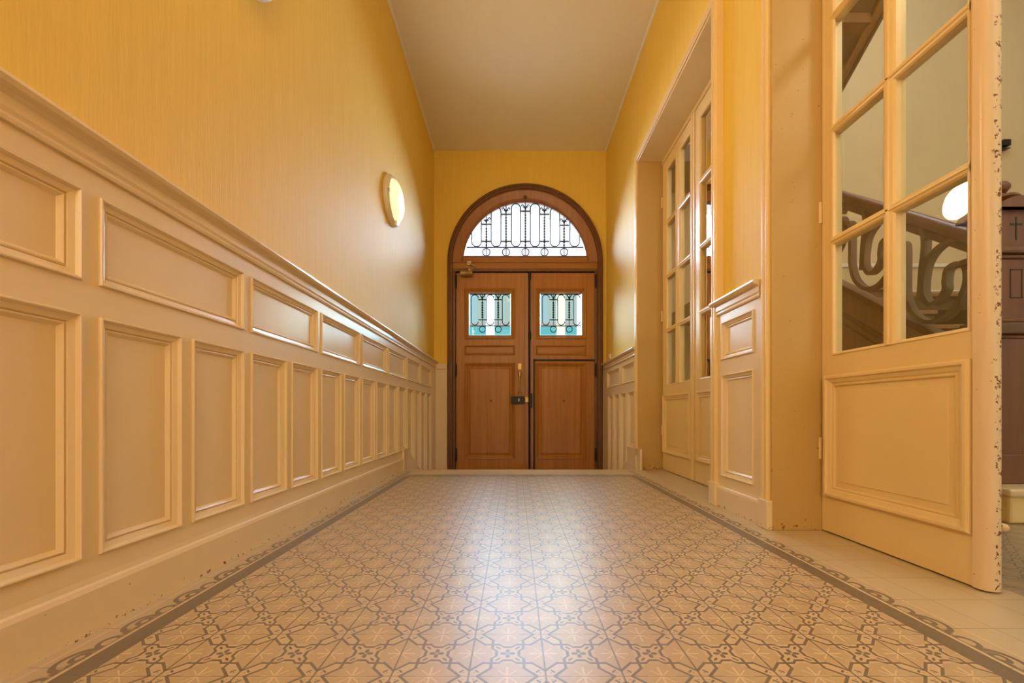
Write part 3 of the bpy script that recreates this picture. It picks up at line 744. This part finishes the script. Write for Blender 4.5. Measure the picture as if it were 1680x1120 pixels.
# ------------------------------------------------------------------ round wall lamps on the left wall
def lamp_light(y, z):
    l = bpy.data.lights.new('wall_lamp_light', 'AREA'); l.shape = 'DISK'; l.size = .27; l.energy = 13.0; l.color = (1, .74, .42)
    o = bpy.data.objects.new('wall_lamp_light', l); COL.objects.link(o); o.location = (XL + .105, y, z); o.rotation_euler = (0, radians(-90), 0)
def lamp_glow(y, z):
    l = bpy.data.lights.new('wall_lamp_glow', 'POINT'); l.energy = 1.6; l.color = (1, .66, .3); l.shadow_soft_size = .03
    o = bpy.data.objects.new('wall_lamp_glow', l); COL.objects.link(o); o.location = (XL + .125, y, z)
def wall_lamp(y, z, label):
    r = empty('wall_lamp', (XL, y, z)); tag(r, label, 'lamp', group='round bulkhead lamps on the left wall')
    mp = lambda u, v, w: (XL + w, y + u, z + v)
    q = MB(); q.lathe([(.150, .000), (.186, .001), (.190, .010), (.188, .028), (.178, .040), (.160, .043), (.155, .034), (.1, .03)], 'white', mp, 56); q.build('ring', r, smooth=True)
    q = MB(); R = .158; q.lathe([(R, .030), (R * .985, .046), (R * .93, .060), (R * .82, .074), (R * .66, .085), (R * .45, .093), (R * .22, .097), (.001, .098)], 'lampglow', mp, 56); q.build('diffuser', r, smooth=True)
    for a in (90, 0, 180, 270):
        t = radians(a + 0.0); q = MB()
        m2 = lambda u, v, w: mp((.168 + u) * cos(t) - v * sin(t), (.168 + u) * sin(t) + v * cos(t), w)
        q.box((-.022, -.010 if a % 180 else -.004, .036), (.022, .010 if a % 180 else .004, .056), 'white' if a % 180 else 'steel', m2); q.build('clip', r, bevel=.003)
    lamp_light(y, z); lamp_glow(y, z)
    return r
wall_lamp(3.27, 2.18, 'lit round white wall lamp on the left wall, farther along toward the entrance door')
wall_lamp(1.47, 2.233, 'round white wall lamp cut off by the top edge of the photo, nearer the camera')

lamp_light(-.33, 2.2); lamp_light(-2.1, 2.2)   # unseen fill lights added behind the camera, spaced like the wall lamps

b = MB(); b.box((XR - .018, 4.78, 1.13), (XR, 4.84, 1.19), 'white'); b.box((XR - .024, 4.795, 1.145), (XR - .018, 4.825, 1.175), 'white')
tag(b.build('light_switch', bevel=.003), 'small pale switch on the right wall beside the entrance door', 'switch')

# ------------------------------------------------------------------ stairwell beyond the glazed doors
YB = 5.10; XE = 6.6; HT = 6.6
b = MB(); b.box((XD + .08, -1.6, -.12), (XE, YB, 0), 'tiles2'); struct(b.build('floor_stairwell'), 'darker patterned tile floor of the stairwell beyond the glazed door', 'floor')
b = MB(); b.box((XW, YB, 0), (XE, YB + .15, HT), 'hallwall'); struct(b.build('wall_stairwell_back'), 'pale yellow back wall of the stairwell seen through the near glazed door', 'wall')
b = MB(); b.box((XE, -1.6, 0), (XE + .15, YB + .15, HT), 'hallwall'); struct(b.build('wall_stairwell_right'), 'pale yellow right wall of the stairwell', 'wall')
b = MB(); b.box((XD + .08, -1.75, 0), (XE + .15, -1.6, HT), 'hallwall'); struct(b.build('wall_stairwell_near'), 'pale yellow near wall of the stairwell', 'wall')
b = MB(); b.box((XW - .1, -1.75, ZC + .12), (XW, YB + .15, HT), 'hallwall'); struct(b.build('wall_stairwell_left'), 'pale yellow upper wall of the stairwell over the hallway', 'wall')
b = MB()
for a_, c_ in (((XW - .1, -1.75), (2.4, YB + .15)), ((4.8, -1.75), (XE + .15, YB + .15)), ((2.4, -1.75), (4.8, 1.4)), ((2.4, 3.8), (4.8, YB + .15))):
    b.box((a_[0], a_[1], HT), (c_[0], c_[1], HT + .12), 'ceil')
struct(b.build('ceiling_stairwell'), 'ceiling of the stairwell with a square opening added to let light in', 'ceiling')  # opening in the unseen ceiling, added for the stairwell light
b = MB(); b.box((2.55, YB - .022, 2.30), (XE, YB, 2.345), 'white'); b.box((2.55, YB - .012, 2.0), (XE, YB, 2.018), 'white')
struct(b.build('trim_15', bevel=.003), 'pale chair rail across the stairwell back wall', 'chair rail')

st = empty('staircase', (2.45, 2.05, 0)); tag(st, 'brown wooden staircase with scrolled balustrade seen through the near glazed door', 'staircase')
XS = 2.45; Y0 = 2.13; RUN = .24; RISE = .175; ZB0 = .16
def hz(y): return ZB0 + (y - Y0) * RISE / RUN       # nosing line
N = 9; YL = Y0 + N * RUN; ZLd = ZB0 + N * RISE
q = MB(); q.box((XS - .22, 1.85, 0), (3.75, Y0 + .05, ZB0 - .034), 'creamd'); q.box((XS - .24, 1.83, ZB0 - .035), (3.77, Y0 + .05, ZB0), 'cream'); q.build('bottom_step', st, bevel=.01)
for k in range(N):
    q = MB(); y = Y0 + k * RUN; z = ZB0 + (k + 1) * RISE
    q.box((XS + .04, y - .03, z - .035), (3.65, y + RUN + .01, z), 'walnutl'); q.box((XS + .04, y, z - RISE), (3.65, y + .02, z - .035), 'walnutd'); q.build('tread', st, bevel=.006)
q = MB(); q.box((XS - .5, YL + .02, ZLd - .16), (XE - .01, YB - .01, ZLd), 'walnutd'); q.box((XS - .0, YL - .03, ZLd - .03), (XE - .01, YL + .02, ZLd + .01), 'walnutl'); q.build('landing', st, bevel=.006)
def slab(mb, x0, x1, ya, yb, f0, f1, m):
    mb.hexa([(x0, ya, f0(ya)), (x1, ya, f0(ya)), (x1, yb, f0(yb)), (x0, yb, f0(yb)), (x0, ya, f1(ya)), (x1, ya, f1(ya)), (x1, yb, f1(yb)), (x0, yb, f1(yb))], m)
T = lambda y: .979 + (y - 2.395) * .727
q = MB(); slab(q, XS - .01, XS + .035, Y0 + .02, YL, lambda y: max(hz(y) - .10, 0.0), lambda y: T(y) - .03, 'walnutl')
slab(q, XS - .035, XS + .055, Y0 + .02, YL, lambda y: T(y) - .045, T, 'walnut'); slab(q, XS - .022, XS, Y0 + .02, YL, lambda y: T(y) - .24, lambda y: T(y) - .20, 'walnut'); slab(q, XS - .016, XS, Y0 + .02, YL, lambda y: T(y) - .30, lambda y: T(y) - .285, 'walnutd')
q.build('stringer', st, bevel=.004)
q = MB(); q.hexa([(XS, Y0 + .05, 0.0), (XS + .02, Y0 + .05, 0.0), (XS + .02, YL, 0), (XS, YL, 0), (XS, Y0 + .05, hz(Y0 + .05) - .09), (XS + .02, Y0 + .05, hz(Y0 + .05) - .09), (XS + .02, YL, hz(YL) - .09), (XS, YL, hz(YL) - .09)], 'walnutl')
for y in (2.6, 3.05, 3.5, 3.95): q.box((XS - .014, y, .02), (XS, y + .07, hz(y) - .10), 'walnutl')
q.build('side_panelling', st, bevel=.003)
def rz(y): return 1.48 + (y - 2.215) * .775
q = MB()
prof = [(-.035, -.03), (-.038, .0), (-.025, .022), (0, .03), (.025, .022), (.038, 0), (.035, -.03), (.018, -.04), (.018, -.075), (-.018, -.075), (-.018, -.04)]
q.sweep([((XS, y, rz(y) - .02), (1, 0, 0), (0, -.6, .8)) for y in (2.10, YL + .05)], prof, 'walnut'); q.build('handrail', st, smooth=True)
# scroll bars, drawn in the balustrade plane
def sc(pt):
    px = 1340 + pt[0] / 3.294; py = 260 + pt[1] / 3.294
    y = F * XS / (px - PX); return (XS, y, HC + (PY - py) * y / F)
def smooth_path(P, k=8):
    out = []; n = len(P)
    for i in range(n - 1):
        p0, p1, p2, p3 = P[max(i - 1, 0)], P[i], P[i + 1], P[min(i + 2, n - 1)]
        for j in range(k):
            t = j / k
            out.append(tuple(.5 * ((2 * p1[c]) + (-p0[c] + p2[c]) * t + (2 * p0[c] - 5 * p1[c] + 4 * p2[c] - p3[c]) * t * t + (-p0[c] + 3 * p1[c] - 3 * p2[c] + p3[c]) * t ** 3) for c in range(len(p1))))
    return out + [P[-1]]
s1 = [(425, 545), (418, 500), (440, 462), (478, 460), (488, 500), (487, 640), (490, 730), (520, 820), (590, 878), (680, 870), (760, 800), (812, 700), (822, 620), (805, 575), (760, 570), (718, 600), (706, 660), (705, 710), (665, 770), (620, 785), (590, 740), (588, 660), (610, 560), (670, 480), (750, 440), (835, 432)]
s2 = [(415, 400), (440, 360), (490, 345), (545, 350), (580, 385), (592, 440), (588, 520), (578, 600), (572, 690), (568, 760)]
PITCH = (.413, .413 * .775)
for k in range(-0, 5):
    for i_, s_ in enumerate((s1, s2)):
        P = [(p[0], p[1] + PITCH[0] * k, p[2] + PITCH[1] * k) for p in smooth_path([sc(a) for a in s_])]
        P = [p for p in P if p[1] < YL]
        if len(P) < 3: continue
        q = MB(); q.ribbon(P, (1, 0, 0), .045, .024, 'rail'); q.build('scroll', st, smooth=True)
# newel post
nx, ny = 2.41, 2.05; nw = .075
def nb(mb, w, z0, z1, m): mb.box((nx - w, ny - w, z0), (nx + w, ny + w, z1), m)
nw_ = MB(); nb(nw_, nw, .16, 1.49, 'walnut'); nb(nw_, nw + .012, .16, .30, 'walnut'); newel = nw_.build('newel_post', st, bevel=.006)
def npart(mb, name, **k):
    o = mb.build(name, None, **k); o.parent = newel; o.matrix_parent_inverse = (st.matrix_basis @ newel.matrix_parent_inverse).inverted() if False else newel.matrix_world.inverted(); return o
bpy.context.view_layer.update()
for z, h in ((.905, .10), (1.265, .055)):
    q = MB(); nb(q, nw + .012, z - h / 2, z - h / 2 + .02, 'walnut'); nb(q, nw + .030, z - h / 2 + .02, z + h / 2 - .025, 'walnutd'); nb(q, nw + .020, z + h / 2 - .025, z + h / 2, 'walnut'); npart(q, 'collar', bevel=.008)
q = MB()
for s in (-1, 1):   # arched pediments on front and back
    A = [(nx + (nw + .028) * cos(pi * k / 12), ny + s * (nw + .028), 1.475 + .055 * sin(pi * k / 12)) for k in range(13)]
    Bk = [(x, ny, z) for x, y, z in A]
    q.loops([A, Bk], 'walnut', True, True, True)
for s in (-1, 1):
    A = [(nx + s * (nw + .027), ny + (nw + .027) * cos(pi * k / 12), 1.475 + .054 * sin(pi * k / 12)) for k in range(13)]
    q.loops([A, [(nx, y, z) for x, y, z in A]], 'walnut', True, True, True)
npart(q, 'pediment')
q = MB(); lc = lambda u, v, w: (nx + u, ny + v, w)
q.lathe([(.03, 1.52), (.070, 1.535), (.078, 1.548), (.070, 1.562), (.030, 1.572), (.020, 1.584)], 'walnut', lc, 24); npart(q, 'finial_cap', smooth=True)
q = MB(); q.lathe([(.012, 1.580), (.030, 1.590), (.042, 1.606), (.043, 1.620), (.034, 1.636), (.015, 1.646)], 'walnut', lc, 24); npart(q, 'finial_ball', smooth=True)
for s in (0, 1):
    def bx(a0, a1, z0, z1):
        if s == 0: q.box((nx + a0, ny - nw - .0015, z0), (nx + a1, ny - nw + .002, z1), 'groove')
        else: q.box((nx - nw - .0015, ny + a0, z0), (nx - nw + .002, ny + a1, z1), 'groove')
    q = MB(); bx(-.004, .004, 1.33, 1.44); bx(-.028, .028, 1.40, 1.41); npart(q, 'carved_cross')
    q = MB(); bx(-.03, -.025, 1.05, 1.19); bx(.025, .03, 1.05, 1.19); bx(-.03, .03, 1.185, 1.19); bx(-.03, .03, 1.05, 1.055); npart(q, 'carved_frame')
# iron balusters beside the newel (seen past the door edge)
for k in range(1):
    q = MB(); x = nx + .15; q.tube([(x, ny + .02, ZB0), (x, ny + .02, .45), (x, ny + .02, .62), (x, ny + .02, .72), (x, ny + .02, .80)], [.018, .022, .03, .018, .008], 'iron', 10); q.build('baluster', st, smooth=True)

# upper flight: soffit seen at the top left through the near glazed door
uf = empty('upper_staircase', (2.1, 4.0, 2.0)); tag(uf, 'dark wooden underside of the upper stair flight, seen high through the near glazed door', 'staircase')
fs = lambda y: 4.58 - .66 * y; XU = 2.20
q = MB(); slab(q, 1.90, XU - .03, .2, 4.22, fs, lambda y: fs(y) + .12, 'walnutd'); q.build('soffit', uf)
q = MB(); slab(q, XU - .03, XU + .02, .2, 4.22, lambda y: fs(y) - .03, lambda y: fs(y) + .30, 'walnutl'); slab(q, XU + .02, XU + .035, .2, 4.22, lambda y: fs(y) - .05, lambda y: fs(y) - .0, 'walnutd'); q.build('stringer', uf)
q = MB(); q.box((XW + .006, 4.45, 3.22), (2.3, YB - .006, 3.40), 'walnutd'); q.build('upper_landing', uf)
for k in range(12):
    q = MB(); y = 4.0 - k * .30; z = fs(y) + .14; q.box((1.91, y - .30, z), (XU - .03, y, z + .17), 'walnutl'); q.build('tread', uf)

b = MB(); b.box((4.955, 4.13, 3.13), (5.02, 4.17, 3.19), 'black'); 
b = MB(); xx = (1643.5 - PX) * YB / F; zz = HC + (PY - 238) * YB / F
b.box((xx - .045, YB - .06, zz - .035), (xx + .045, YB, zz + .035), 'black'); b.hexa([(xx - .04, YB - .05, zz - .10), (xx + .0, YB - .05, zz - .08), (xx + .0, YB, zz - .08), (xx - .04, YB, zz - .10), (xx - .04, YB - .05, zz - .06), (xx + .06, YB - .05, zz - .06), (xx + .06, YB, zz - .06), (xx - .04, YB, zz - .06)], 'black')
tag(b.build('wall_sensor'), 'small black device high on the stairwell wall above the newel post', 'sensor')
